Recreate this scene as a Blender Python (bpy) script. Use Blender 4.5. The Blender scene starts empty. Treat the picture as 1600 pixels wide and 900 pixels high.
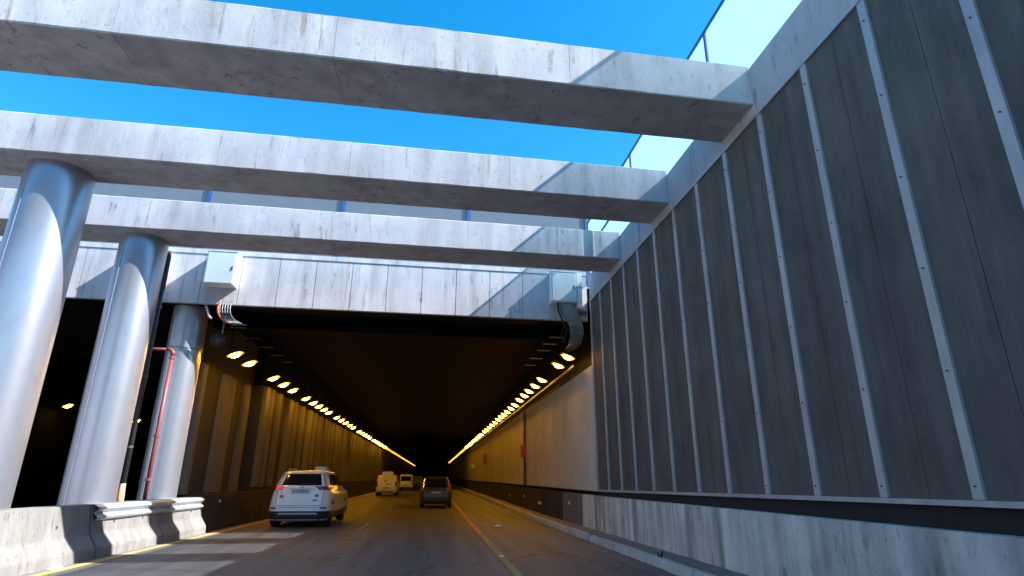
import bpy, bmesh, math, random
from mathutils import Vector, Matrix
random.seed(7)
S = bpy.context.scene
COL = S.collection
EYE = 1.4                      # eye height above the road below the camera

# ------------------------------------------------------------------ camera
def cam_axes(p, y, r):
    cp, sp, cy, sy = math.cos(p), math.sin(p), math.cos(y), math.sin(y)
    f = Vector((sy*cp, cy*cp, sp)); rt = Vector((cy, -sy, 0)); up = rt.cross(f)
    cr, sr = math.cos(r), math.sin(r)
    return cr*rt+sr*up, -sr*rt+cr*up, f
rt, up, fw = cam_axes(0.32097, 0.13027, 0.0032)
cd = bpy.data.cameras.new('camera'); cam = bpy.data.objects.new('camera', cd); COL.objects.link(cam)
m = Matrix((rt, up, -fw)).transposed().to_4x4(); m.translation = (0, 0, EYE); cam.matrix_world = m
cd.sensor_width = 36; cd.lens = 888.8/1600*36; cd.clip_end = 3000; cd.clip_start = 0.05
S.camera = cam

# ------------------------------------------------------------------ sky, sun, exposure
SUN = Vector((1.08, -0.30, 1.0)).normalized()
el = math.asin(SUN.z); az = math.atan2(SUN.x, SUN.y)
w = bpy.data.worlds.new('World'); S.world = w; w.use_nodes = True
nt = w.node_tree; nt.nodes.clear()
sky = nt.nodes.new('ShaderNodeTexSky'); sky.sky_type = 'NISHITA'; sky.sun_disc = False
sky.sun_elevation = el; sky.sun_rotation = az; sky.air_density = 1.0; sky.dust_density = 0.3; sky.ozone_density = 2.0
hs = nt.nodes.new('ShaderNodeHueSaturation'); hs.inputs['Saturation'].default_value = 1.44; hs.inputs['Hue'].default_value = 0.49
bg = nt.nodes.new('ShaderNodeBackground'); bg.inputs['Strength'].default_value = 0.125
wo = nt.nodes.new('ShaderNodeOutputWorld')
nt.links.new(sky.outputs[0], hs.inputs['Color']); nt.links.new(hs.outputs[0], bg.inputs[0]); nt.links.new(bg.outputs[0], wo.inputs[0])
ld = bpy.data.lights.new('sun', 'SUN'); ld.energy = 5.0; ld.angle = math.radians(0.5); ld.color = (1.0, 0.975, 0.955)
so = bpy.data.objects.new('sun', ld); COL.objects.link(so); so.rotation_euler = SUN.to_track_quat('Z', 'Y').to_euler(); so.location = (30, -10, 40)
S.view_settings.view_transform = 'Standard'; S.view_settings.look = 'None'; S.view_settings.gamma = 1
S.view_settings.exposure = 1.5
S.cycles.max_bounces = 6

# ------------------------------------------------------------------ materials
def N(nt, t, **kw):
    n = nt.nodes.new(t)
    for k, v in kw.items():
        if k in n.inputs: n.inputs[k].default_value = v
        else: setattr(n, k, v)
    return n
def c4(c): return (c[0], c[1], c[2], 1)
def base_mat(name):
    m = bpy.data.materials.new(name); m.use_nodes = True
    nt = m.node_tree; b = nt.nodes['Principled BSDF']
    return m, nt, b
def noise(nt, scale, det=4, vec=(1, 1, 1), rough=.55):
    g = N(nt, 'ShaderNodeNewGeometry'); mp = N(nt, 'ShaderNodeMapping'); mp.inputs['Scale'].default_value = vec
    n = N(nt, 'ShaderNodeTexNoise'); n.inputs['Scale'].default_value = scale; n.inputs['Detail'].default_value = det; n.inputs['Roughness'].default_value = rough
    nt.links.new(g.outputs['Position'], mp.inputs[0]); nt.links.new(mp.outputs[0], n.inputs['Vector'])
    return n.outputs['Fac']
def ramp(nt, fac, p0, p1, c0, c1):
    r = N(nt, 'ShaderNodeValToRGB'); e = r.color_ramp.elements
    e[0].position, e[1].position = p0, p1; e[0].color = c4(c0); e[1].color = c4(c1)
    nt.links.new(fac, r.inputs[0]); return r.outputs[0]
def mix(nt, a, b, fac=1.0, mode='MULTIPLY'):
    x = N(nt, 'ShaderNodeMix', data_type='RGBA', blend_type=mode)
    x.inputs[0].default_value = 1.0
    for s, v in ((0, fac), (6, a), (7, b)):
        if hasattr(v, 'is_linked') or hasattr(v, 'links'): nt.links.new(v, x.inputs[s])
        else: x.inputs[s].default_value = v if s == 0 else c4(v)
    return x.outputs[2]
def bump(nt, b, fac, strength, dist=.02):
    bp = N(nt, 'ShaderNodeBump'); bp.inputs['Strength'].default_value = strength; bp.inputs['Distance'].default_value = dist
    nt.links.new(fac, bp.inputs['Height']); nt.links.new(bp.outputs[0], b.inputs['Normal'])
def concrete(name, col, streak=.5, stain=(.30, .22, .16), stain_amt=.5, rough=.9, sz=6, grime=.6, bmp=.35, run=.45):
    m, nt, b = base_mat(name)
    big = noise(nt, .55, 5); c = ramp(nt, big, .3, .72, [x*.84 for x in col], [min(1, x*1.08) for x in col])
    st = noise(nt, sz*.6, 3, (1, 1, .07), .5); k = 1-streak
    pm = ramp(nt, noise(nt, .8, 3, (1, 1, .4)), .35, .65, (.25,)*3, (1, 1, 1))
    c = mix(nt, c, mix(nt, (1, 1, 1), ramp(nt, st, .32, .66, (k, k, k*1.01), (1, 1, 1)), pm, 'MIX'))
    # narrow stains that run down the face, in patches
    s1 = noise(nt, 4.2, 6, (1.6, 1.6, .16), .7); patch = noise(nt, .5, 2, (1, 1, .6))
    f1 = ramp(nt, s1, .55, .66, (0, 0, 0), (1, 1, 1)); f2 = ramp(nt, patch, .50, .58, (0, 0, 0), (stain_amt,)*3)
    c = mix(nt, c, stain, mix(nt, f1, f2), 'MIX')
    # mottling, and thin grey runs starting anywhere on the face
    mo = noise(nt, 2.2, 7, (1, 1, .55), .65)
    c = mix(nt, c, ramp(nt, mo, .34, .62, (1-.22*streak-.03,)*3, (1.02,)*3))
    s2 = noise(nt, 9, 4, (1, 1, .09), .6); p2 = noise(nt, 1.7, 3, (1, 1, 1.4))
    c = mix(nt, c, [q*run for q in col], mix(nt, ramp(nt, s2, .58, .68, (0, 0, 0), (.85,)*3), ramp(nt, p2, .47, .57, (0, 0, 0), (1, 1, 1))), 'MIX')
    sp = noise(nt, 14, 8, (1, 1, .5), .75)
    c = mix(nt, c, ramp(nt, sp, .30, .44, (1-grime,)*3, (1, 1, 1)))
    fine = noise(nt, 60, 6)
    c = mix(nt, c, ramp(nt, fine, .2, .8, (.86,)*3, (1.06,)*3))
    nt.links.new(c, b.inputs['Base Color']); b.inputs['Roughness'].default_value = rough
    bump(nt, b, mix(nt, fine, sp, .6, 'MIX'), bmp, .015)
    if 'soot' in name: b.inputs['Specular IOR Level'].default_value = .08
    return m
def plain(name, col, rough=.5, metal=0, var=.15, scale=8, coat=0, emis=None, es=0, bmp=0, vec=(1, 1, 1)):
    m, nt, b = base_mat(name)
    c = ramp(nt, noise(nt, scale, 5, vec), .3, .7, [x*(1-var) for x in col], [min(1, x*(1+var*.5)) for x in col])
    nt.links.new(c, b.inputs['Base Color']); b.inputs['Roughness'].default_value = rough; b.inputs['Metallic'].default_value = metal
    b.inputs['Coat Weight'].default_value = coat; b.inputs['Coat Roughness'].default_value = .08
    if emis: b.inputs['Emission Color'].default_value = c4(emis); b.inputs['Emission Strength'].default_value = es
    if bmp: bump(nt, b, noise(nt, scale*6, 6), bmp, .01)
    return m
M = {}
M['beam'] = concrete('beam_concrete', (.58, .575, .60), .36, (.32, .26, .22), .85, grime=.36, run=.38)
M['header'] = concrete('header_concrete', (.61, .605, .635), .36, (.33, .28, .25), .75, grime=.36, run=.4)
M['coping'] = concrete('coping_concrete', (.42, .42, .45), .15, grime=.2)
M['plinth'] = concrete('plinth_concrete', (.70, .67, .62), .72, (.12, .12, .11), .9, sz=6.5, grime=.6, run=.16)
M['soot'] = concrete('soot_and_shade_concrete', (.006, .006, .008), .3, (.004, .004, .004), .3, grime=.3)
M['sootshadeplinth'] = concrete('sooty_shade_plinth_concrete', (.07, .062, .055), .4, (.03, .03, .03), .5, grime=.4)
M['tunwall'] = concrete('tunnel_wall_concrete', (.56, .52, .46), .2, (.25, .2, .16), .3, sz=1.6, grime=.12)
M['halfsootshade'] = concrete('part_sooty_shade_plinth_concrete', (.19, .185, .18), .5, (.05, .05, .05), .7, sz=3.2, grime=.4)  # middle step between daylight and tunnel shade, painted in along with soot
M['rib'] = concrete('pile_wall_concrete', (.33, .29, .24), .4, (.14, .11, .08), .5, sz=2.0, grime=.3)
M['ribshade'] = concrete('shaded_pile_concrete', (.17, .155, .14), .4, (.06, .05, .04), .5, sz=2.0, grime=.3)  # pile concrete with the ribs' weaker light painted in as a darker tone
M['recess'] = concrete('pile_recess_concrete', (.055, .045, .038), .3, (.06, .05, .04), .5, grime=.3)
M['barrier'] = concrete('barrier_concrete', (.28, .27, .255), .4, (.17, .14, .12), .7, grime=.5)
M['kerb'] = concrete('kerb_concrete', (.56, .53, .49), .2, (.12, .1, .09), .6, grime=.5)
M['footway'] = concrete('footway_concrete', (.22, .18, .15), .1, (.06, .05, .04), .6, grime=.5)
def asphalt():
    m, nt, b = base_mat('asphalt')
    big = noise(nt, .25, 4, (1, .25, 1)); c = ramp(nt, big, .3, .7, (.092, .090, .090), (.130, .127, .126))
    agg = noise(nt, 90, 3); c = mix(nt, c, ramp(nt, agg, .3, .75, (.7,)*3, (1.35,)*3))
    wear = noise(nt, 1.3, 5, (2.2, .08, 1)); c = mix(nt, c, ramp(nt, wear, .35, .65, (.76,)*3, (1.2,)*3))
    pat = noise(nt, 5, 6); c = mix(nt, c, ramp(nt, pat, .28, .4, (.8,)*3, (1,)*3))
    g = N(nt, 'ShaderNodeNewGeometry'); wv = N(nt, 'ShaderNodeTexNoise'); wv.inputs['Scale'].default_value = 1.4; wv.inputs['Detail'].default_value = 4
    nt.links.new(g.outputs['Position'], wv.inputs['Vector'])
    vm = N(nt, 'ShaderNodeVectorMath', operation='ADD'); nt.links.new(g.outputs['Position'], vm.inputs[0]); nt.links.new(wv.outputs['Color'], vm.inputs[1])
    vo = N(nt, 'ShaderNodeTexVoronoi', feature='DISTANCE_TO_EDGE'); vo.inputs['Scale'].default_value = .28; nt.links.new(vm.outputs[0], vo.inputs['Vector'])
    c = mix(nt, c, ramp(nt, vo.outputs['Distance'], .004, .010, (.45,)*3, (1,)*3))
    oil = noise(nt, 2.4, 3, (1, .35, 1)); c = mix(nt, c, ramp(nt, oil, .30, .40, (.72,)*3, (1,)*3))
    nt.links.new(c, b.inputs['Base Color']); b.inputs['Roughness'].default_value = .62; b.inputs['Specular IOR Level'].default_value = .35
    bump(nt, b, agg, .5, .01); return m
M['asphalt'] = asphalt()
M['shoulder'] = concrete('gutter_concrete', (.17, .17, .18), .1, (.08, .08, .08), .5, grime=.3)
M['yellow'] = concrete('yellow_line_paint', (.66, .39, .11), .1, (.15, .12, .09), .8, grime=.5)
M['yellowworn'] = concrete('worn_yellow_line_paint', (.62, .33, .08), .1, (.10, .09, .07), .9, grime=.6)
M['white'] = concrete('worn_white_line_paint', (.30, .30, .30), .1, (.08, .08, .08), .9, grime=.7)
def panel_mat():
    m, nt, b = base_mat('acoustic_panel')
    c = ramp(nt, noise(nt, 1.1, 4), .3, .7, (.094, .089, .083), (.126, .119, .111))
    vs = noise(nt, 9, 4, (1, 1, .03)); c = mix(nt, c, ramp(nt, vs, .3, .7, (.84,)*3, (1.1,)*3))
    # woven wire face: fine real-size mesh
    g = N(nt, 'ShaderNodeNewGeometry'); sp = N(nt, 'ShaderNodeSeparateXYZ'); nt.links.new(g.outputs['Position'], sp.inputs[0])
    def sinof(o):
        a = N(nt, 'ShaderNodeMath', operation='MULTIPLY'); a.inputs[1].default_value = 230; nt.links.new(o, a.inputs[0])
        s_ = N(nt, 'ShaderNodeMath', operation='SINE'); nt.links.new(a.outputs[0], s_.inputs[0]); return s_.outputs[0]
    mm = N(nt, 'ShaderNodeMath', operation='MULTIPLY'); nt.links.new(sinof(sp.outputs[1]), mm.inputs[0]); nt.links.new(sinof(sp.outputs[2]), mm.inputs[1])
    c = mix(nt, c, ramp(nt, mm.outputs[0], .0, .7, (.90,)*3, (1.06,)*3))
    dirt = noise(nt, 3, 7, (1, 1, .3), .7); c = mix(nt, c, ramp(nt, dirt, .33, .5, (.72,)*3, (1,)*3))
    low = noise(nt, .7, 5, (1, 1.2, .5), .6); c = mix(nt, c, ramp(nt, low, .32, .66, (.80, .80, .82), (1.08, 1.07, 1.06)))
    pale = noise(nt, 5, 6, (1, 1, .04), .6); c = mix(nt, c, (.17, .17, .165), ramp(nt, pale, .66, .80, (0, 0, 0), (.6,)*3), 'MIX')
    nt.links.new(c, b.inputs['Base Color']); b.inputs['Roughness'].default_value = .75; b.inputs['Specular IOR Level'].default_value = .2
    return m
M['panel'] = panel_mat()
M['strip'] = plain('galvanised_strip', (.38, .385, .40), .55, .3, .2, 5, vec=(1, 1, .3))
M['bolt'] = plain('bolt_steel', (.14, .14, .15), .5, .6)
M['dark'] = plain('dark_gap', (.015, .015, .016), .9)
M['bluepost'] = plain('blue_painted_steel', (.03, .09, .28), .45, .1)
def glass(name, tint, alpha, diff, transl):
    m, nt, b = base_mat(name); nt.nodes.remove(b); out = nt.nodes['Material Output']
    tr = N(nt, 'ShaderNodeBsdfTransparent', Color=c4(tint)); di = N(nt, 'ShaderNodeBsdfDiffuse', Color=c4(diff)); tl = N(nt, 'ShaderNodeBsdfTranslucent', Color=c4(transl))
    gl = N(nt, 'ShaderNodeBsdfGlossy', Roughness=.12)
    a = N(nt, 'ShaderNodeMixShader'); a.inputs[0].default_value = .5; nt.links.new(di.outputs[0], a.inputs[1]); nt.links.new(tl.outputs[0], a.inputs[2])
    g = N(nt, 'ShaderNodeMixShader'); nt.links.new(tr.outputs[0], g.inputs[1]); nt.links.new(a.outputs[0], g.inputs[2])
    f = noise(nt, 2.5, 4); mr = N(nt, 'ShaderNodeMapRange'); mr.inputs[3].default_value = alpha*.85; mr.inputs[4].default_value = alpha*1.15
    nt.links.new(f, mr.inputs[0]); nt.links.new(mr.outputs[0], g.inputs[0])
    h = N(nt, 'ShaderNodeMixShader'); h.inputs[0].default_value = .04; nt.links.new(g.outputs[0], h.inputs[1]); nt.links.new(gl.outputs[0], h.inputs[2])
    nt.links.new(h.outputs[0], out.inputs['Surface']); return m
M['screen'] = glass('frosted_screen', (.95, .97, .98), .36, (.5, .7, .72), (.56, .90, .93))
M['screenrear'] = glass('tinted_screen', (.33, .36, .40), .55, (.42, .46, .50), (.3, .33, .36))
def col_mat():
    m, nt, b = base_mat('column_paint')
    c = ramp(nt, noise(nt, 1.5, 5, (1, 1, .4)), .3, .7, (.36, .38, .43), (.40, .42, .48))
    c = mix(nt, c, ramp(nt, noise(nt, 5, 6, (1, 1, .5), .65), .3, .5, (.90, .90, .90), (1, 1, 1)))
    nt.links.new(c, b.inputs['Base Color']); b.inputs['Roughness'].default_value = .34; b.inputs['Metallic'].default_value = .7; return m
M['column'] = col_mat()
M['seam'] = plain('column_seam_weld', (.30, .34, .42), .4, .5)
M['cabinet'] = plain('pale_cabinet_paint', (.56, .64, .64), .45, .05, .08, 3)
M['cabwhite'] = plain('white_cabinet_side', (.8, .8, .78), .5, 0, .06, 3)
M['galv'] = plain('galvanised_steel', (.42, .44, .47), .4, .7, .2)
M['duct'] = plain('grey_duct_paint', (.20, .24, .25), .6, .1, .25, 4)
M['blackcable'] = plain('black_cable', (.015, .015, .017), .6)
M['orange'] = plain('orange_conduit', (.75, .16, .05), .5)
M['redpipe'] = plain('red_pipe_paint', (.24, .06, .06), .45, 0, .25, 12)
M['darkpipe'] = plain('dark_downpipe_paint', (.05, .05, .055), .5, .2)
M['tan'] = plain('tan_pipe_sleeve', (.55, .33, .16), .6)
M['signred'] = plain('red_enamel', (.28, .03, .02), .45)
M['signwhite'] = plain('white_sign_face', (.75, .75, .72), .5)
M['lamphouse'] = plain('lamp_housing', (.06, .055, .05), .5, .4)
M['guard'] = plain('guardrail_steel', (.50, .53, .60), .42, .45, .2, 6)
M['reflect'] = plain('reflector_amber', (.9, .8, .45), .25, 0, .05)
M['weed'] = plain('weed_leaf', (.035, .04, .025), .7)
M['litter'] = plain('white_litter', (.7, .7, .68), .7)
def emissive(name, col, strength):
    m, nt, b = base_mat(name); b.inputs['Base Color'].default_value = c4(col)
    b.inputs['Emission Color'].default_value = c4(col); b.inputs['Emission Strength'].default_value = strength; return m
M['lens'] = emissive('sodium_lamp_lens', (1.0, .46, .025), 33)
M['lensdim'] = emissive('faded_sodium_lamp_lens', (1.0, .42, .03), 1.6)  # weaker glow stands in for the fading of far lamps through haze
M['halo'] = emissive('lamp_halo_glow', (1.0, .34, .02), .6)  # low orange glow added round the lens as a painted halo
M['carwhite'] = plain('white_car_paint', (.74, .77, .82), .3, 0, .03, 2, coat=.8)
M['cargrey'] = plain('dark_grey_car_paint', (.040, .043, .046), .4, .1, .05, 2, coat=.2)
M['cladding'] = plain('black_plastic_cladding', (.018, .018, .02), .6)
M['glass'] = plain('dark_car_glass', (.012, .014, .018), .06, 0, .05, 2, coat=.5)
M['tail'] = plain('red_tail_light_lens', (.32, .012, .02), .15, 0, .2, 20, coat=1)
M['taillit'] = emissive('lit_red_tail_light', (.9, .08, .09), .16)
M['tyre'] = plain('tyre_rubber', (.015, .015, .015), .8)
M['rim'] = plain('alloy_rim', (.35, .35, .37), .3, .8)
M['pillarglint'] = plain('pillar_reflection_chrome', (.6, .62, .65), .15, .9)
M['plate'] = plain('blue_grey_number_plate', (.22, .30, .45), .5)
M['decal'] = plain('dark_grey_decal', (.12, .15, .19), .5)
M['taxisign'] = plain('green_white_roof_sign', (.50, .66, .60), .4)
M['green'] = plain('green_sign_edge', (.03, .35, .22), .4)
M['bumper'] = plain('silver_bumper_trim', (.45, .48, .52), .35, .4)

# ------------------------------------------------------------------ mesh helpers
class MB:
    def __init__(s): s.bm = bmesh.new()
    def hexa(s, p):                       # p: 4 bottom points ccw, 4 top points
        v = [s.bm.verts.new(q) for q in p]
        for f in ((3, 2, 1, 0), (4, 5, 6, 7), (0, 1, 5, 4), (1, 2, 6, 5), (2, 3, 7, 6), (3, 0, 4, 7)):
            s.bm.faces.new([v[i] for i in f])
        return s
    def box(s, x0, x1, y0, y1, z0, z1):
        return s.hexa([(x0, y0, z0), (x1, y0, z0), (x1, y1, z0), (x0, y1, z0), (x0, y0, z1), (x1, y0, z1), (x1, y1, z1), (x0, y1, z1)])
    def skbox(s, x0, x1, y0, y1, z0, z1, sk=.0316):    # box skewed like the crossbeams
        f = lambda x, y, z: (x, y+sk*x, z)
        return s.hexa([f(x0, y0, z0), f(x1, y0, z0), f(x1, y1, z0), f(x0, y1, z0), f(x0, y0, z1), f(x1, y0, z1), f(x1, y1, z1), f(x0, y1, z1)])
    def loft(s, rings, closed=True, caps=True):
        R = [[s.bm.verts.new(p) for p in r] for r in rings]
        n = len(R[0])
        for a, b in zip(R, R[1:]):
            for i in range(n if closed else n-1):
                j = (i+1) % n
                s.bm.faces.new((a[i], a[j], b[j], b[i]))
        if caps:
            s.bm.faces.new(R[0][::-1]); s.bm.faces.new(R[-1])
        return s
    def tube(s, pts, r, n=10, caps=True):
        pts = [Vector(p) for p in pts]; rr = r if isinstance(r, (list, tuple)) else [r]*len(pts)
        rings = []; ref = Vector((0, 0, 1))
        for i, p in enumerate(pts):
            t = (pts[min(i+1, len(pts)-1)]-pts[max(i-1, 0)]).normalized()
            if abs(t.dot(ref)) > .95: ref = Vector((1, 0, 0)) if abs(t.x) < .9 else Vector((0, 1, 0))
            u = t.cross(ref).normalized(); v = t.cross(u)
            rings.append([p+rr[i]*(math.cos(a)*u+math.sin(a)*v) for a in [2*math.pi*k/n for k in range(n)]])
        return s.loft(rings, True, caps)
    def grid(s, g):
        V = [[s.bm.verts.new(p) for p in r] for r in g]
        for i in range(len(V)-1):
            for j in range(len(V[0])-1): s.bm.faces.new((V[i][j], V[i][j+1], V[i+1][j+1], V[i+1][j]))
        return s
    def ball(s, c, rx, ry, rz, n=12, k=8):
        rings = []
        for i in range(1, k):
            a = math.pi*i/k; rings.append([(c[0]+rx*math.sin(a)*math.cos(t), c[1]+ry*math.sin(a)*math.sin(t), c[2]+rz*math.cos(a)) for t in [2*math.pi*q/n for q in range(n)]])
        return s.loft(rings)
    def build(s, name, mat, parent=None, bevel=0, smooth=False, seg=2, rot=None):
        bmesh.ops.recalc_face_normals(s.bm, faces=s.bm.faces)
        if rot is not None:
            q = Matrix.Translation(rot[0]) @ rot[1].to_4x4() @ Matrix.Translation(-Vector(rot[0])); bmesh.ops.transform(s.bm, matrix=q, verts=s.bm.verts)
        if bevel: bmesh.ops.bevel(s.bm, geom=s.bm.edges[:], offset=bevel, segments=seg, affect='EDGES', clamp_overlap=True)
        if smooth:
            for f in s.bm.faces: f.smooth = True
        root = parent
        while root is not None and root.parent is not None: root = root.parent
        off = Vector(root.location) if root is not None and root.type == 'EMPTY' else Vector((0, 0, 0))
        if root is not None and root.type != 'EMPTY': off = Vector(root.location)
        bmesh.ops.translate(s.bm, verts=s.bm.verts, vec=-off)
        me = bpy.data.meshes.new(name); s.bm.to_mesh(me); s.bm.free()
        me.materials.append(mat); o = bpy.data.objects.new(name, me); COL.objects.link(o)
        if parent is not None: o.parent = parent
        return o
def tag(o, label=None, cat=None, group=None, kind=None):
    if label: o['label'] = label
    if cat: o['category'] = cat
    if group: o['group'] = group
    if kind: o['kind'] = kind
    return o
def thing(name, label, cat, loc=(0, 0, 0), group=None):
    o = bpy.data.objects.new(name, None); COL.objects.link(o); o.location = loc; o.empty_display_size = .3
    return tag(o, label, cat, group)
def struct(name, mb, mat, **kw): return tag(mb.build(name, mat, **kw), kind='structure')
def kids(o): return [c for c in bpy.data.objects if c.parent == o]
def copy_tree(o, parent=None, loc=None):
    ch = list(o.children)
    c = o.copy(); COL.objects.link(c)
    if parent is not None: c.parent = parent
    if loc is not None: c.location = loc
    for k in ch: copy_tree(k, c)
    return c
def copy_part(o, parent, loc):
    c = o.copy(); COL.objects.link(c); c.parent = parent; c.location = loc; return c

# all heights below are relative to the eye; the whole world is lifted by EYE at the end
def zr(y): return -1.4-.0071*max(-80, min(25, y))
def ribbon(x0, x1, ys, dz=0.0, jit=0):
    mb = MB(); rows = []
    for y in ys: rows.append([(x0+random.uniform(-jit, jit), y, zr(y)+dz), (x1+random.uniform(-jit, jit), y, zr(y)+dz)])
    return mb.grid(rows)
YS = [-80, -40, -10, 0, 5, 10, 15, 20, 25, 40, 80, 160, 420]
TEND = 330

# ------------------------------------------------------------------ ground and roads
g = MB()   # street level round the trench, one sheet with the trench cut out
X = [-1500, -18.6, 5.3, 1500]; Y = [-1500, -80, 17.3, 1500]
for i in range(3):
    for j in range(3):
        if i == 1 and j == 1: continue
        g.bm.faces.new([g.bm.verts.new(p) for p in ((X[i], Y[j], 5.9), (X[i+1], Y[j], 5.9), (X[i+1], Y[j+1], 5.9), (X[i], Y[j+1], 5.9))])
bmesh.ops.remove_doubles(g.bm, verts=g.bm.verts, dist=.001)
M['ground'] = plain('street_level_ground', (.20, .18, .14), .9, 0, .3, .3)
struct('ground', g, M['ground'])
road = struct('road', ribbon(-6.35, 4.0, YS), M['asphalt'])
struct('left_carriageway', ribbon(-18.4, -6.9, YS, .002), M['asphalt'])
ribbon(-6.35, -6.12, YS, .004).build('gutter_strip', M['shoulder'], road)
lo = [-10+2.5*i for i in range(0, 60)]
ribbon(-6.11, -5.93, lo, .008, .008).build('yellow_edge_line', M['yellow'], road)
ribbon(1.33, 1.48, lo, .008, .008).build('yellow_edge_line', M['yellowworn'], road)
dash0 = MB().grid([[(-.05, -1.6, 0), (.05, -1.6, 0)], [(-.05, 1.6, 0), (.05, 1.6, 0)]]).build('lane_dash', M['white'], road)
dash0.location = (-2.16, 20.6, zr(20.6)+.008); dash0.rotation_euler.x = -.0071
for y in (32.6, 44.6, 56.6, 68.6, 80.6, 92.6): copy_part(dash0, road, (-2.16, y, zr(y)+.008)).rotation_euler.x = 0
foot = struct('footway', ribbon(4.07, 4.52, YS, .146), M['footway'])
# kerb stones with open joints; one is missing at the mouth of the tunnel
mb = MB(); mb.box(0, .155, .01, .985, -.30, 0)
ks = mb.build('kerb_stone', M['kerb'], foot, bevel=.022)
k_i = 0; y = -8.0
while y < 72:
    ln = 1.0
    if abs(y-15.0) < .01: y = 15.35
    o = ks if k_i == 0 else ks.copy()
    if k_i: COL.objects.link(o)
    o.parent = foot; o.location = (3.92+random.uniform(-.012, .012), y, zr(y+.5)+.15+random.uniform(-.006, .008)); o.rotation_euler = (-.0071 if y < 25 else 0, random.uniform(-.03, .02), random.uniform(-.012, .012))
    k_i += 1; y = round(y+ln, 3)
MB().box(3.925, 4.07, 72, TEND, zr(80)-.2, zr(80)+.15).build('kerb_run', M['kerb'], foot)['kind'] = 'stuff'

# ------------------------------------------------------------------ right retaining wall
XW = 4.6
rw = thing('retaining_wall', 'tall right-hand wall of dark acoustic panels between pale vertical strips over a stained concrete plinth', 'wall', (XW, 6, zr(6)))
ztop = lambda y: 5.20
zbot = lambda y: -.165-.0125*y
pt = lambda y: -.415-.0045*y          # plinth top
MB().box(XW+.10, 5.3, -30, 16.5, -1.8, 5.22).build('wall_backing', M['dark'], rw)
PJ = [-8, -2.2, 4.0, 10.42, 15.1, 16.42]
for a, b in zip(PJ, PJ[1:]):
    mb = MB(); a += .012; b -= .012
    mb.hexa([(4.5, a, zr(a)-.2), (4.68, a, zr(a)-.2), (4.68, b, zr(b)-.2), (4.5, b, zr(b)-.2), (4.5, a, pt(a)), (4.68, a, pt(a)), (4.68, b, pt(b)), (4.5, b, pt(b))])
    mb.build('plinth_block', M['plinth'], rw, bevel=.015)
SP = 1.077; sy = [4.57+SP*k for k in range(-11, 12)]
for i, (a, b) in enumerate(zip(sy, sy[1:])):
    mb = MB(); j = random.uniform(-.004, .004)
    mid = (a+b)/2
    for u, v_ in ((a+.012, mid-.004), (mid+.004, b-.012)):
        x = XW+.022+j
        mb.hexa([(x, u, zbot(u)), (x+.05, u, zbot(u)), (x+.05, v_, zbot(v_)), (x, v_, zbot(v_)), (x, u, ztop(u)), (x+.05, u, ztop(u)), (x+.05, v_, ztop(v_)), (x, v_, ztop(v_))])
    mb.build('acoustic_panel', M['panel'], rw)
bolt0 = None
for k, yy in enumerate(sy):
    st = MB().hexa([(XW-.012, yy-.054, zbot(yy)+.05), (XW+.02, yy-.054, zbot(yy)+.05), (XW+.02, yy+.054, zbot(yy)+.05), (XW-.012, yy+.054, zbot(yy)+.05),
                    (XW-.012, yy-.054, 5.165), (XW+.02, yy-.054, 5.165), (XW+.02, yy+.054, 5.165), (XW-.012, yy+.054, 5.165)]).build('cover_strip', M['strip'], rw)
    if yy < 1: continue
    for zz in [zbot(yy)+.16+.99*q for q in range(6)]:
        L = (0, yy-6, zz-zr(6)) if bolt0 else None
        if bolt0 is None:
            bolt0 = MB().tube([(XW-.03, yy, zz), (XW-.010, yy, zz)], .009, 6).build('bolt', M['bolt'], st)
            b0 = (yy, zz)
        else:
            o = bolt0.copy(); COL.objects.link(o); o.parent = st; o.location = (0, yy-b0[0], zz-b0[1])
mb = MB()
mb.hexa([(XW-.02, -7.3, zbot(-7.3)-.005), (XW+.03, -7.3, zbot(-7.3)-.005), (XW+.03, 16.45, zbot(16.45)-.005), (XW-.02, 16.45, zbot(16.45)-.005),
         (XW-.02, -7.3, zbot(-7.3)+.045), (XW+.03, -7.3, zbot(-7.3)+.045), (XW+.03, 16.45, zbot(16.45)+.045), (XW-.02, 16.45, zbot(16.45)+.045)])
mb.build('bottom_rail', M['strip'], rw)
MB().box(XW-.02, XW+.03, -7.3, 16.42, 5.168, 5.225).build('top_rail', M['strip'], rw)
# concrete capping above the panels, cast in bays
cj = [-8, -1.6, 2.6, 7.2, 11.9, 16.5]
for a, b in zip(cj, cj[1:]):
    MB().box(XW, 4.98, a+.006, b-.006, 5.235, 6.06).build('capping_block', M['coping'], rw, bevel=.012)

# screens on top of the right wall
scr = thing('screen_fence', 'frosted pale cyan screen with thin blue posts along the top of the right-hand wall', 'screen', (4.93, 6, 6.06))
PY = [-5.0, -.5, 4.0, 8.48, 12.97, 17.45]
for a, b in zip(PY, PY[1:]):
    MB().box(4.915, 4.927, a+.05, b-.05, 6.10, 8.30).build('screen_pane', M['screen'], scr)
for p in PY: MB().box(4.89, 4.95, p-.035, p+.035, 6.06, 8.36).build('post', M['bluepost'], scr, bevel=.006)
MB().box(4.895, 4.945, -5.2, 17.5, 8.305, 8.37).build('top_rail', M['bluepost'], scr, bevel=.006)
MB().box(4.885, 4.940, 13.05, 17.40, 7.32, 7.38).build('mid_rail', M['bluepost'], scr, bevel=.006)
rs = thing('screen_fence', 'grey tinted screen with blue posts standing behind the tunnel portal beam', 'screen', (-4, 18, 5.9))
RX = [5.04-4.2*k for k in range(7)]
ry = lambda x: 17.95+.0316*x
for a, b in zip(RX[1:], RX): 
    MB().skbox(a+.06, b-.06, 17.96, 17.972, 6.25, 8.9).build('screen_pane', M['screenrear'], rs)
for x in RX: MB().skbox(x-.06, x+.06, 17.90, 17.99, 6.24, 8.95).build('post', M['bluepost'], rs, bevel=.006)
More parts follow.
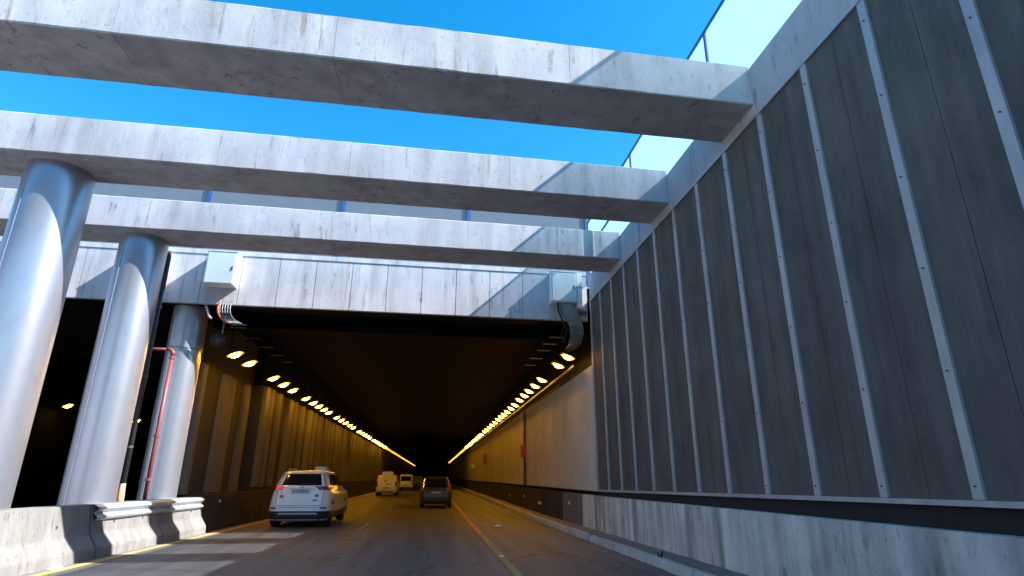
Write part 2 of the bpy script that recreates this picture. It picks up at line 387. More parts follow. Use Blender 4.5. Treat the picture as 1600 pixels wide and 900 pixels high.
MB().skbox(RX[-1], RX[0]-.08, 17.93, 17.985, 8.905, 8.96).build('top_rail', M['bluepost'], rs)

# ------------------------------------------------------------------ crossbeams
BT = ['nearest concrete crossbeam, brown streaks in its middle, across the top of the view',
      'middle concrete crossbeam resting on the big left column, bright sky above it',
      'farthest concrete crossbeam, just in front of the portal beam and the grey screen']
JX = [(-18.3, -14.2, -10.4, -7.9, -5.65+1.3, -1.6, 1.72, XW), (-18.3, -12.5, -7.35, -4.2, -1.85, 1.25, XW), (-18.3, -13, -9.0, -5.9, -2.7, .6, 2.9, XW)]
for n, Y0 in enumerate((6.66, 9.96, 13.18)):
    b_ = thing('concrete_crossbeam', BT[n], 'beam', (-7.1, Y0+.3, 5.4), 'concrete crossbeams over the cutting')
    zt = 6.11 if n == 0 else 6.16
    MB().skbox(-18.25, XW-.03, Y0+.012, Y0+1.048, 5.412, zt-.012).build('beam_core', M['beam'], b_)
    for a, b in zip(JX[n], JX[n][1:]):
        nn = max(2, int((b-a)/.3)); rings = []
        for q in range(nn+1):
            x_ = a+.0025+(b-a-.005)*q/nn; j = lambda s_=.005: random.uniform(-s_, s_)
            rings.append([(x_, y_+.0316*x_+dy, z_+dz) for y_, z_, dy, dz in ((Y0+.016, 5.4, j(), 0), (Y0+1.045, 5.4, j(), 0), (Y0+1.06, 5.416, 0, j()), (Y0+1.06, zt-.016, 0, j()), (Y0+1.045, zt, j(), 0), (Y0+.016, zt, j(), 0), (Y0, zt-.016, 0, j()), (Y0, 5.416, 0, j(.006)))])
        MB().loft(rings).build('beam_segment', M['beam'], b_)

# ------------------------------------------------------------------ portal beam
pb = thing('portal_beam', 'wide sunlit concrete beam over the tunnel mouth, with evenly spaced vertical joints', 'beam', (-4, 16.6, 4.62))
MB().skbox(-18.25, XW-.01, 16.64, 17.45, 4.66, 6.18).build('beam_core', M['soot'], pb)  # near-black core puts the shade under the beam into its colour
x = 4.59; 
while x > -18.2:
    a = max(-18.25, x-1.035)
    MB().skbox(a+.004, x-.004, 16.58, 16.70, 4.62, 6.10).build('face_panel', M['header'], pb, bevel=.007)
    x -= 1.035
MB().skbox(-18.25, XW-.005, 16.56, 17.5, 6.105, 6.26).build('coping', M['header'], pb, bevel=.012)

# ------------------------------------------------------------------ tunnel shell
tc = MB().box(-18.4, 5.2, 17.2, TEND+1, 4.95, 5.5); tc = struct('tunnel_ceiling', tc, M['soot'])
for k in range(1):
    MB().skbox(-18.2, 4.55, 18.9+k*22, 19.4+k*22, 4.52, 4.949).build('ceiling_rib', M['soot'], tc)
tw = thing('tunnel_wall', 'smooth right-hand tunnel wall washed by yellow lamp light above a sooty plinth with painted shade', 'wall', (XW, 40, zr(40)))
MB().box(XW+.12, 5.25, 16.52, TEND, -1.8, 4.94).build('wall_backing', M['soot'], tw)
pj = [16.5, 29.35, 29.95, 40.5, 52.2, 63.5, 75, 87, 99, 111, 123, 140, 160, 190, TEND]
for a, b in zip(pj, pj[1:]):
    if a == 29.35: continue
    MB().box(XW, XW+.1, a+.02, b-.02, -.375, 3.22).build('wall_panel', M['tunwall'], tw, bevel=.012)
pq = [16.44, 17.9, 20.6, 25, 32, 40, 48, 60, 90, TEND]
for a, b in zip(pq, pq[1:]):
    MB().hexa([(4.5, a+.01, zr(a)-.2), (4.71, a+.01, zr(a)-.2), (4.71, b-.01, zr(b)-.2), (4.5, b-.01, zr(b)-.2), (4.5, a+.01, pt(16)), (4.71, a+.01, pt(16)), (4.71, b-.01, pt(16)), (4.5, b-.01, pt(16))]).build('plinth_block', M['plinth'] if a < 17 else M['halfsootshade'] if a < 19 else M['sootshadeplinth'], tw, bevel=.012)  # colour steps darker inward: soot plus the painted falloff of daylight
# cable tray high along the wall
MB().box(4.30, 4.58, 17.6, 180, 3.34, 3.37).box(4.30, 4.315, 17.6, 180, 3.371, 3.43).build('cable_tray', M['lamphouse'], tw)
# dividing wall of pile ribs
dw = thing('dividing_wall', 'ribbed dividing wall along the left side of the tunnel with alternating light and dark vertical bands', 'wall', (-6.9, 60, zr(60)))
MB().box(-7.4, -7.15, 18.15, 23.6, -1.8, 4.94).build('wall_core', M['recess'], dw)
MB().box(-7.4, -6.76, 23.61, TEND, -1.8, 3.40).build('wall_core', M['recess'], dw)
MB().box(-7.4, -6.86, 23.61, TEND, 3.405, 4.94).build('wall_head', M['soot'], dw)
def ribmesh(h, d, wd):
    mb = MB(); pts = [(0, 0), (d*.8, wd*.08), (d, wd*.3), (d, wd*.7), (d*.8, wd*.92), (0, wd)]
    mb.loft([[(x_, y_, z_) for x_, y_ in pts] for z_ in (0, h)]); return mb
r0 = ribmesh(3.75, .16, .62).build('pile_rib', M['rib']); r0.parent = dw
first = True
def put_rib(yy, xx, z0, sc=1):
    global first
    o = r0 if first else r0.copy()
    if not first: COL.objects.link(o)
    first = False
    o.parent = dw; o.location = Vector((xx, yy, z0))-dw.location; o.scale = (1, random.uniform(.88, 1.12)*sc, 1)
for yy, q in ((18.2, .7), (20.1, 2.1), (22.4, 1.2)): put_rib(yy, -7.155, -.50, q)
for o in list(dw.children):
    if o.name.startswith('pile_rib'): o.material_slots[0].link = 'OBJECT'; o.material_slots[0].material = M['ribshade']
yy = 23.63; put_rib(yy, -6.765, -.38, .9); yy += .8
r0.data = r0.data
cnt = 0
while yy < 190:
    put_rib(yy, -6.765, -.38, random.choice((.8, 1.0, 1.35))); yy += 1.45*random.uniform(.82, 1.2); cnt += 1
for a, b in ((18.45, 24), (24, 32), (32, 44), (44, 60), (60, 90), (90, TEND)):
    MB().hexa([(-7.2, a+.01, zr(a)-.2), (-6.33, a+.01, zr(a)-.2), (-6.33, b-.01, zr(b)-.2), (-7.2, b-.01, zr(b)-.2),
               (-7.2, a+.01, -.52), (-6.5, a+.01, -.52), (-6.5, b-.01, -.52), (-7.2, b-.01, -.52)]).build('dado_block', M['sootshadeplinth'], dw, bevel=.012)
lw = thing('far_left_wall', 'plain concrete wall on the far side of the left carriageway', 'wall', (-18.4, 10, zr(10)))
MB().box(-18.9, -18.3, -30, 16.7, -1.8, 5.38).build('wall_face', M['coping'], lw)
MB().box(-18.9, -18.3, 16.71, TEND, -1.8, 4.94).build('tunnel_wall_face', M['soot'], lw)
MB().box(-18.9, -18.31, -30, 16.5, 5.39, 6.06).build('capping', M['coping'], lw)
struct('tunnel_end', MB().box(-18.9, 5.3, TEND+.5, TEND+1, -2, 4.94), M['soot'])

# ------------------------------------------------------------------ columns
CT = ['biggest silver painted round column at the left edge, under the middle crossbeam',
      'second silver painted round column, under the farthest crossbeam, beside the dark downpipe',
      'smallest silver round column under the portal beam, behind the red pipe']
for n, (cx, cy, zt, r) in enumerate(((-7.17, 10.5, 5.4, .53), (-7.13, 13.72, 5.4, .50), (-7.22, 17.12, 4.65, .46))):
    c = thing('round_column', CT[n], 'column', (cx, cy, zr(cy)), 'silver columns between the carriageways')
    cy += 0.0316*cx*0
    z0 = zr(cy)
    rings = []; n_s = 56
    hs_ = [z0+.0, z0+1.9, z0+3.6, z0+5.2, zt-.001] if zt > 5 else [z0, z0+2.0, z0+4.0, zt-.001]
    mb = MB()
    for zz in hs_: rings.append([(cx+r*math.cos(2*math.pi*q/n_s), cy+r*math.sin(2*math.pi*q/n_s), zz) for q in range(n_s)])
    o = mb.loft(rings, caps=False).build('shaft', M['column'], c, smooth=True)
    a = math.radians(-112)
    for a in (math.radians(-112), math.radians(68)):
        px_, py_ = cx+r*math.cos(a), cy+r*math.sin(a)
        MB().tube([(px_, py_, z0), (px_, py_, zt-.01)], .012, 6).build('vertical_seam', M['seam'], c)
    if n == 2:
        MB().tube([(cx+(r+.004)*math.cos(t), cy+(r+.004)*math.sin(t), 3.42) for t in [2*math.pi*q/24 for q in range(25)]], .012, 6).build('strap', M['bolt'], c)

# ------------------------------------------------------------------ barriers and guardrail
def barrier(y0, y1, label):
    c = thing('concrete_barrier', label, 'barrier', (-6.7, (y0+y1)/2, zr((y0+y1)/2)), 'concrete barriers along the left line')
    P = [(-6.27, 0), (-6.275, .20), (-6.44, .46), (-6.52, 1.0), (-6.92, 1.0), (-6.98, .46), (-7.1, .2), (-7.1, 0)]
    rings = []
    k = 6
    for i in range(k+1):
        y = y0+.012+(y1-y0-.024)*i/k
        h = (-.43-.007*y)-zr(y)
        rings.append([(px_+random.uniform(-.006, .006), y, zr(y)-.01+pz*h) for px_, pz in P])
    MB().loft(rings).build('barrier_body', M['barrier'], c, bevel=.014)
    for t in (.3, .72):
        y = y0+(y1-y0)*t
        MB().tube([(-6.475, y, zr(y)+.62), (-6.46, y, zr(y)+.62)], .03, 8).build('lifting_hole_plug', M['bolt'], c)
    return c
BL = [(-2.7, 1.2, 'concrete road barrier nearest the viewer, left of the near yellow line'), (1.2, 5.1, 'concrete road barrier second from the viewer, left of the yellow line'),
      (5.1, 9.0, 'concrete road barrier just before the left edge of the view'), (9.0, 12.72, 'sunlit concrete road barrier in the lower left corner below the biggest column'),
      (12.74, 15.6, 'concrete road barrier behind the start of the steel guardrail, below the second column'), (15.6, 18.35, 'last concrete road barrier before the ribbed tunnel wall, below the red pipe')]
for a, b, l in BL: barrier(a, b, l)
gr = thing('guardrail', 'short steel W-beam guardrail bolted to the barriers below the red pipe', 'guardrail', (-6.45, 15.5, zr(15.5)))
prof = [(0, 0), (.035, .015), (.075, .05), (.08, .085), (.04, .125), (.015, .155), (.04, .185), (.08, .225), (.075, .26), (.035, .295), (0, .31)]
rings = []
for y in (12.78, 12.8, 13.5, 14.2, 15.0, 16, 17, 18.0, 18.25):
    rings.append([(-6.50+px_*1.3, y, -.50-.0071*y*1.0-.31+pz*1.0+.06) for px_, pz in prof])
MB().loft(rings, closed=False, caps=False).build('rail_beam', M['guard'], gr, smooth=False)
for y in (13.05, 14.9, 16.7, 18.0):
    MB().box(-6.56, -6.49, y-.07, y+.07, -.86-.0071*y*.9, -.52-.0071*y).build('bracket', M['bolt'], gr)
    MB().tube([(-6.485, y, -.594-.0071*y), (-6.46, y, -.594-.0071*y)], .02, 8).build('bolt', M['bolt'], gr)

# ------------------------------------------------------------------ cabinets on the portal beam
def cabinet(x0, x1, label, dep=.38, z0=5.10, z1=6.06):
    yf = 16.56-dep+.0316*x0
    c = thing('equipment_cabinet', label, 'cabinet', ((x0+x1)/2, 16.55, z0), 'cabinets on the portal beam')
    MB().skbox(x0, x1, 16.575-dep, 16.575, z0, z1).build('cabinet_body', M['cabwhite'], c, bevel=.012)
    MB().skbox(x0+.03, x1-.03, 16.575-dep-.02, 16.573-dep, z0+.03, z1-.03).build('door', M['cabinet'], c, bevel=.006)
    MB().skbox(x0-.015, x1+.015, 16.55-dep, 16.578, z1+.002, z1+.03).build('lid', M['cabinet'], c, bevel=.005)
    MB().skbox(x1-.10, x1-.07, 16.54-dep, 16.552-dep, (z0+z1)/2-.06, (z0+z1)/2+.06).build('handle', M['bolt'], c)
    return c
cabinet(-6.60, -5.80, 'pale box cabinet left of centre on the portal beam, with a curled cable ladder below')
cabinet(3.36, 4.16, 'pale box cabinet on the right end of the portal beam, beside the white vertical duct')
cabinet(-8.62, -7.82, 'pale box cabinet mostly hidden behind the second column')
# cable ladders
cl = thing('cable_ladder', 'small curled wire cable ladder hanging below the left cabinet', 'cable ladder', (-6.0, 16.35, 4.7))
path = [(-5.98, 16.46, 4.82), (-6.0, 16.40, 4.72), (-6.03, 16.36, 4.60), (-6.03, 16.35, 4.49), (-6.01, 16.36, 4.38), (-5.96, 16.40, 4.27), (-5.88, 16.46, 4.18), (-5.76, 16.55, 4.13), (-5.62, 16.7, 4.11)]
for q in range(5): MB().tube([(a+q*.07-.14, b, c) for a, b, c in path], .010, 5).build('wire', M['galv'], cl)
for a, b, c in path[:-1]: MB().tube([(a-.16, b, c+.012), (a+.16, b, c+.012)], .010, 5).build('rung', M['galv'], cl)
MB().tube([(a-.19, b, c) for a, b, c in path], .028, 7).build('orange_conduit', M['orange'], cl, smooth=True)
fx = thing('flexible_conduit', 'pale flexible conduit dangling beside the left cabinet ladder', 'conduit', (-6.6, 16.4, 4.2))
MB().tube([(-6.60, 16.5, 5.1), (-6.61, 16.5, 4.75)], .018, 8).build('black_tail', M['blackcable'], fx)
MB().tube([(-6.61, 16.5, 4.75), (-6.6, 16.5, 4.55)], .045, 8).build('coupling', M['galv'], fx)
MB().tube([(-6.58, 16.5, 4.56), (-6.52, 16.5, 4.4), (-6.46, 16.5, 4.28), (-6.40, 16.5, 4.22)], .03, 8).build('hose', M['cabwhite'], fx, smooth=True)
dR = thing('cable_duct', 'grey curved cable duct bending from the right cabinet into the tunnel', 'duct', (4.2, 16.4, 4.2))
pth = [(3.78, 16.42, 5.10), (3.84, 16.42, 4.90), (3.98, 16.43, 4.65), (4.15, 16.5, 4.40), (4.22, 16.7, 4.15), (4.24, 17.1, 3.95), (4.24, 18.0, 3.9)]
rings = []
for a, b, c in pth:
    wd = .20; rings.append([(a-wd, b-.05, c), (a+wd, b-.05, c+.05), (a+wd, b+.06, c+.05), (a-wd, b+.06, c)])
MB().loft(rings).build('duct_cover', M['duct'], dR, bevel=.008)
MB().tube([(3.56, 16.40, 5.08), (3.58, 16.38, 4.8), (3.72, 16.40, 4.5), (3.86, 16.5, 4.25), (3.80, 16.8, 3.95)], .03, 8).build('cable', M['blackcable'], dR, smooth=True)
MB().tube([(3.66, 16.36, 5.08), (3.66, 16.36, 4.7), (3.74, 16.4, 4.35), (3.7, 16.7, 4.05)], .012, 6).build('cable', M['blackcable'], dR, smooth=True)
wd_ = thing('vertical_duct', 'white vertical duct beside the right cabinet near the panelled wall', 'duct', (4.28, 16.4, 5.1))
MB().skbox(4.20, 4.36, 16.30, 16.57, 4.95, 6.10).build('duct_body', M['cabwhite'], wd_, bevel=.01)
MB().skbox(4.19, 4.37, 16.28, 16.575, 5.62, 5.66).build('clamp', M['galv'], wd_)
MB().skbox(4.28, 4.50, 16.35, 16.5, 4.80, 4.90).build('end_bracket', M['bolt'], wd_)
# pipes by the columns
dp = thing('downpipe', 'thin dark downpipe with red upper sleeve running down beside the second column', 'pipe', (-6.75, 14.3, zr(14.3)))
MB().tube([(-6.86, 14.40, 5.4), (-6.82, 14.40, -.25)], .05, 12).build('pipe', M['darkpipe'], dp, smooth=True)
MB().tube([(-6.785, 14.34, 5.38), (-6.78, 14.34, 4.35)], .022, 8).build('sleeve', M['redpipe'], dp, smooth=True)
MB().tube([(-6.82, 14.40, -.16), (-6.82, 14.40, -.70)], [.05, .09], 12).build('tan_base_sleeve', M['tan'], dp, smooth=True)
for z_ in (3.9, 2.2, .6): MB().tube([(-6.835, 14.40, z_), (-6.835, 14.40, z_+.05)], .062, 12).build('clamp', M['bolt'], dp)
rp = thing('red_pipe', 'red fire main with an elbow in front of the smallest column', 'pipe', (-7.1, 16.3, zr(16.3)))
MB().tube([(-7.85, 16.25, 3.26), (-7.27, 16.25, 3.26)], .038, 10).build('arm', M['redpipe'], rp, smooth=True)
MB().tube([(-7.30, 16.25, 3.26), (-7.20, 16.25, 3.255), (-7.14, 16.25, 3.20), (-7.13, 16.25, 3.08)], .055, 10).build('elbow', M['redpipe'], rp, smooth=True)
MB().tube([(-7.13, 16.25, 3.12), (-7.13, 16.25, -.9)], .05, 12).build('riser', M['redpipe'], rp, smooth=True)
for z_ in (3.0, .95, -.12): MB().tube([(-7.13, 16.25, z_), (-7.13, 16.25, z_+.06)], .068, 12).build('flange', M['redpipe'], rp)
hn = thing('loudspeaker', 'faint grey round loudspeaker under the ceiling inside the tunnel mouth', 'loudspeaker', (-6.35, 17.2, 3.8))
MB().tube([(-6.3, 16.95, 3.72), (-6.3, 17.02, 3.72), (-6.3, 17.3, 3.72)], [.22, .2, .08], 16).build('horn', M['lamphouse'], hn, smooth=True)
MB().tube([(-6.3, 17.2, 3.78), (-6.3, 17.25, 4.94)], .02, 6).build('bracket', M['galv'], hn)

# ceiling brackets
ORD = ['first', 'second', 'third', 'fourth', 'fifth']
def bracket(x, y, loc_group, lab):
    c = thing('ceiling_bracket', lab, 'bracket', (x, y, 4.5), loc_group)
    MB().box(x-.24, x+.24, y-.02, y+.02, 4.5, 4.53).build('bar', M['galv'], c)
    for d in (-.2, .2): MB().tube([(x+d, y, 4.53), (x+d, y, 4.95)], .004, 5).build('hanger', M['soot'], c)
for i, (x, y) in enumerate(((-6.39, 18.7), (-6.35, 20.2), (-6.3, 21.6), (-6.3, 23.1), (-6.24, 24.5))): bracket(x, y, 'hanging ceiling bars on the left inside the tunnel', 'thin grey bar hung from the ceiling above the left lamps, %s from the tunnel mouth' % ORD[i])
for i, (x, y) in enumerate(((3.95, 18.55), (3.93, 19.6), (3.92, 20.7), (3.9, 22.2), (3.9, 23.7))): bracket(x, y, 'hanging ceiling bars on the right inside the tunnel', 'thin grey bar hung from the ceiling above the right lamps, %s from the tunnel mouth' % ORD[i])

# ------------------------------------------------------------------ lamps
def lamp(side, x, y, z, label, group, proto=None):
    if proto is None:
        c = thing('tunnel_lamp', label, 'lamp', (x, y, z), group)
        tilt = Matrix.Rotation(math.radians(20*side), 4, 'Y'); cen = (x, y, z)
        MB().hexa([(x-.26, y-.23, z), (x+.26, y-.23, z), (x+.26, y+.23, z), (x-.26, y+.23, z), (x-.20, y-.11, z+.14), (x+.20, y-.11, z+.14), (x+.20, y+.11, z+.14), (x-.20, y+.11, z+.14)]).build('housing', M['lamphouse'], c, bevel=.015, rot=(cen, tilt))
        mb = MB(); rings = []
        for ph in (0, 30, 58, 80):
            p = math.radians(ph); rings.append([(x+.165*math.cos(p)*math.cos(t), y+.15*math.cos(p)*math.sin(t), z-.003-.085*math.sin(p)) for t in [2*math.pi*q/14 for q in range(14)]])
        mb.loft(rings).build('lens', M['lens'], c, smooth=True, rot=(cen, tilt))
        MB().tube([(x, y, z-.001), (x, y, z-.004)], 1, 16).build('halo_glass', M['halo'], c, rot=(cen, tilt @ Matrix.Diagonal((.235, .205, 1, 1))))
        MB().box(x+side*.16-.015, x+side*.16+.015, y-.015, y+.015, z+.16, 4.95).build('hanger', M['soot'], c)
        return c
    c = copy_tree(proto, None, (x, y, z)); c['label'] = label
    if y > 78:                       # far lamps are the same type; a dimmer lens paints their fade through haze
        for k_ in c.children:
            if k_.name.startswith('lens'):
                k_.material_slots[0].link = 'OBJECT'; k_.material_slots[0].material = M['lensdim']
    return c
RY = [17.97, 19.49, 22.66, 24.3, 25.91, 27.35, 29.0, 30.66, 32.28, 34.0, 35.6, 37.2]
y = 39.0
while y < 165: RY.append(y); y += 2.1+(y-39)*.012 if len(RY) % 6 else 3.2
LY = [17.95, 19.37, 22.33, 23.9, 25.5, 28.19, 29.9, 31.4, 32.9, 34.4]
y = 37.3; k = 0
while y < 205:
    LY.append(y); k += 1; y += 1.9+(y-37)*.014 if k % 5 else 3.6
def lampname(i, n, side, y):
    o = ['first', 'second', 'third', 'fourth', 'fifth', 'sixth', 'seventh', 'eighth', 'ninth', 'tenth', 'eleventh', 'twelfth']
    if i < 12: return 'glowing yellow tunnel lamp, %s from the tunnel mouth in the %s row' % (o[i], side)
    tens = {2: 'twenty', 3: 'thirty', 4: 'forty', 5: 'fifty', 6: 'sixty', 7: 'seventy'}
    un = ['', 'first', 'second', 'third', 'fourth', 'fifth', 'sixth', 'seventh', 'eighth', 'ninth']
    teen = ['thirteenth', 'fourteenth', 'fifteenth', 'sixteenth', 'seventeenth', 'eighteenth', 'nineteenth']
    if i < n-1:
        k = i+1
        w_ = teen[k-13] if k < 20 else (tens[k//10]+'-'+un[k % 10] if k % 10 else tens[k//10][:-1]+'ieth')
        return 'far yellow tunnel lamp, %s from the tunnel mouth in the %s row' % (w_, side)
    if i == n-1: return 'very last and farthest lamp of the %s row of tunnel lamps' % side
    return 'tiny yellow tunnel lamp in the merged far end of the %s row' % side
p = None
for i, y in enumerate(RY):
    q = lamp(1, 4.2, y, 3.74 if y < 30 else 3.68, lampname(i, len(RY), 'right', y), 'right-hand row of tunnel lamps', p); p = p or q
p = None
for i, y in enumerate(LY):
    q = lamp(-1, -6.1, y, 3.50, lampname(i, len(LY), 'left', y), 'left-hand row of tunnel lamps', p); p = p or q
for i, (y, z, l) in enumerate(((30.4, 3.2, 'dim yellow lamp in the left carriageway tunnel, seen between the first two columns'), (37.2, 3.1, 'dim yellow lamp in the left carriageway tunnel, seen between the second and third columns'))):
    c = copy_tree(p, None, (-17.6, y, z)); c['label'] = l; c['group'] = 'lamps of the left carriageway tunnel'

# ------------------------------------------------------------------ small wall things
hb = thing('fire_hose_box', 'red box on the dark joint of the right tunnel wall', 'box', (4.5, 29.65, 1.0))
MB().box(4.36, 4.59, 29.35, 29.85, .95, 1.55).build('box_body', M['signred'], hb, bevel=.02)
MB().tube([(4.55, 29.65, -.4), (4.55, 29.65, 3.2)], .05, 8).build('pipe', M['darkpipe'], hb)
hb2 = thing('fire_hose_box', 'smaller far red box on the right tunnel wall past the round sign', 'box', (4.5, 52, 1.2))
MB().box(4.36, 4.59, 51.5, 52.4, 1.1, 1.9).build('box_body', M['signred'], hb2, bevel=.02)
rsn = thing('round_sign', 'small round pale sign on the right tunnel wall', 'sign', (4.5, 66, 1.2))
MB().tube([(4.36, 66.0, 1.15), (4.36, 66.03, 1.15)], .22, 20).build('sign_face', M['signwhite'], rsn)
MB().box(4.46, 4.59, 66.04, 66.1, 1.05, 1.25).build('bracket', M['bolt'], rsn)
for i, (y, z, big, l) in enumerate(((25.11, -1.02, 1, 'elongated pale reflector on the darkened right plinth'), (19.58, -.80, 0, 'small round reflector nearest the tunnel mouth on the right plinth'), (29.48, -.88, 0, 'small reflector on the right plinth below the red hose box'),
                               (34.9, -1.0, 0, 'small reflector on the right plinth just past the red hose box'), (48.2, -.95, 0, 'far reflector on the right plinth'), (53.0, -1.05, 0, 'farthest reflector on the right plinth'))):
    if big: o = MB().box(4.482, 4.497, y-.35, y+.35, z-.05, z+.05)
    else: o = MB().tube([(4.475, y, z), (4.497, y, z)], .055, 10)
    o = tag(o.build('reflector', M['reflect']), l, 'reflector')
tag(MB().box(-6.46, -6.44, 19.6, 19.7, -.76, -.68).build('reflector', M['reflect']), 'small reflector on the dark dado below the left ribs', 'reflector')
mb = MB()
for k in range(11):
    a = random.uniform(0, 6.28); l = random.uniform(.05, .17); t = random.uniform(.1, .7)
    p0 = Vector((4.03, 10.6+random.uniform(-.12, .12), zr(10.6)+.13)); d = Vector((math.cos(a)*t, math.sin(a)*t, 1)).normalized()
    sd = Vector((-math.sin(a), math.cos(a), 0))*.012
    v = [mb.bm.verts.new(p) for p in (p0-sd, p0+sd, p0+d*l*.6+sd*1.3, p0+d*l, p0+d*l*.6-sd*1.3)]; mb.bm.faces.new(v)
tag(mb.build('weed', M['weed']), 'scrappy dark weed growing from the right kerb', 'weed')
tag(MB().hexa([(2.05, 20.0, zr(20)+.005), (2.3, 20.05, zr(20)+.005), (2.28, 20.3, zr(20)+.005), (2.08, 20.25, zr(20)+.005), (2.1, 20.05, zr(20)+.05), (2.25, 20.1, zr(20)+.06), (2.22, 20.2, zr(20)+.05), (2.12, 20.18, zr(20)+.04)]).build('litter', M['litter']), 'scrap of white litter on the road right of the yellow line', 'litter')
tag(MB().hexa([(-6.0-.25, 11.3, zr(11.3)+.01), (-6.12, 11.32, zr(11.3)+.01), (-6.1, 11.5, zr(11.3)+.01), (-6.24, 11.48, zr(11.3)+.01), (-6.2, 11.34, zr(11.3)+.05), (-6.15, 11.36, zr(11.3)+.05), (-6.14, 11.44, zr(11.3)+.05), (-6.2, 11.45, zr(11.3)+.04)]).build('litter', M['litter']), 'scrap of white litter in the gutter below the sunlit barrier', 'litter')
for i, y in enumerate((12.1,)):
    tag(MB().hexa([(1.36, y, zr(y)+.009), (1.46, y, zr(y)+.009), (1.46, y+.1, zr(y)+.009), (1.36, y+.1, zr(y)+.009), (1.375, y+.02, zr(y)+.03), (1.445, y+.02, zr(y)+.03), (1.445, y+.08, zr(y)+.03), (1.375, y+.08, zr(y)+.03)]).build('road_stud', M['reflect']),
        ['pale road stud on the right yellow line nearest the viewer', 'second pale road stud on the right yellow line', 'third pale road stud on the right yellow line, near the dark car'][i], 'road stud')

# ------------------------------------------------------------------ vehicles
def interp(sl, z):
    if z <= sl[0][0]: return sl[0][1:]
    for a, b in zip(sl, sl[1:]):
        if z <= b[0]:
            t = (z-a[0])/(b[0]-a[0]); return tuple(p_+(q_-p_)*t for p_, q_ in zip(a[1:], b[1:]))
    return sl[-1][1:]
def ring(hw, yr, yf, r, n=7):
    pts = []
    r = min(r, hw*.95, (yf-yr)*.48)
    for cx, cy, a0 in ((hw-r, yr+r, -90), (hw-r, yf-r, 0), (-hw+r, yf-r, 90), (-hw+r, yr+r, 180)):
        for k in range(n):
            a = math.radians(a0+90*k/(n-1)); pts.append((cx+r*math.cos(a), cy+r*math.sin(a)))
    return pts
class Car:
    def __init__(s, name, label, cat, x, y, sl, paint, group=None):
        s.o = Vector((x, y, zr(y))); s.sl = sl; s.t = thing(name, label, cat, tuple(s.o), group); s.paint = paint
        zs = []
        for a, b in zip(sl, sl[1:]):
            n = max(1, int((b[0]-a[0])/.06)); zs += [a[0]+(b[0]-a[0])*k/n for k in range(n)]
        zs.append(sl[-1][0])
        rings = [[(s.o.x+px_, s.o.y+py_, s.o.z+z) for px_, py_ in ring(*interp(sl, z))] for z in zs]
        s.body = MB().loft(rings).build('body', paint, s.t, smooth=True)
    def rear_y(s, x, z):
        hw, yr, yf, r = interp(s.sl, z); e = abs(x)-(hw-r)
        return yr if e <= 0 else yr+r-math.sqrt(max(0, r*r-e*e))
    def front_y(s, x, z):
        hw, yr, yf, r = interp(s.sl, z); e = abs(x)-(hw-r)
        return yf if e <= 0 else yf-r+math.sqrt(max(0, r*r-e*e))
    def patch(s, name, mat, xl, xr, z0, z1, eps=.006, parent=None, nx=10, nz=5, front=False, kind=None):
        # xl, xr: functions or numbers of z fraction
        G = []
        for i in range(nz+1):
            t = i/nz; z = z0+(z1-z0)*t; a = xl(t) if callable(xl) else xl; b = xr(t) if callable(xr) else xr
            hw = interp(s.sl, z)[0]
            a = max(a, -hw+.004); b = min(b, hw-.004)
            G.append([(s.o.x+a+(b-a)*j/nx, s.o.y+((s.front_y(a+(b-a)*j/nx, z)+eps) if front else (s.rear_y(a+(b-a)*j/nx, z)-eps)), s.o.z+z) for j in range(nx+1)])
        return MB().grid(G).build(name, mat, parent or s.t, smooth=True)
    def side(s, name, mat, sd, ya, yb, z0, z1, eps=.006, parent=None):
        G = []
        for i in range(6):
            t = i/5; z = z0+(z1-z0)*t; hw, yr, yf, r = interp(s.sl, z)
            a = ya(t) if callable(ya) else ya; b = yb(t) if callable(yb) else yb
            row = []
            for j in range(9):
                y = a+(b-a)*j/8; x = hw
                if y < yr+r: e = yr+r-y; x = hw-r+math.sqrt(max(0, r*r-e*e))
                if y > yf-r: e = y-(yf-r); x = hw-r+math.sqrt(max(0, r*r-e*e))
                row.append((s.o.x+sd*(x+eps), s.o.y+y, s.o.z+z))
            G.append(row)
        return MB().grid(G).build(name, mat, parent or s.t, smooth=True)
    def wheel(s, sd, y, r=.35, w_=.22, hw=.9):
        x1 = s.o.x+sd*(hw-.005); x0 = x1-sd*w_; c = (y+s.o.y, s.o.z+r)
        def disc(x, rr): return [(x, c[0]+rr*math.cos(a), c[1]+rr*math.sin(a)) for a in [2*math.pi*q/24 for q in range(24)]]
        # arch
        G = [[(x1+sd*.006, c[0]+q*math.cos(a), c[1]+.02+q*math.sin(a)) for a in [math.pi*k/16 for k in range(17)]] for q in (r*.9, r+.09)]
        MB().grid(G).build('wheel_arch', M['cladding'], s.t)
        wd = MB().loft([disc(x0, r*.9), disc(x0+sd*.03, r), disc(x1-sd*.03, r), disc(x1+sd*.0, r*.93), disc(x1+sd*.008, r*.66)]).build('wheel', M['tyre'], s.t, smooth=True)
        mb = MB()
        for k in range(5):
            a = 2*math.pi*k/5; u = Vector((0, math.cos(a), math.sin(a))); v = Vector((0, -math.sin(a), math.cos(a)))
            q = [Vector((x1+sd*.012, c[0], c[1]))+p_ for p_ in (v*.04, u*r*.62+v*.03, u*r*.62-v*.03, -v*.04)]
            q2 = [p_+Vector((sd*.012, 0, 0)) for p_ in q]; mb.hexa(q+q2)
        mb.build('rim', M['rim'], wd)
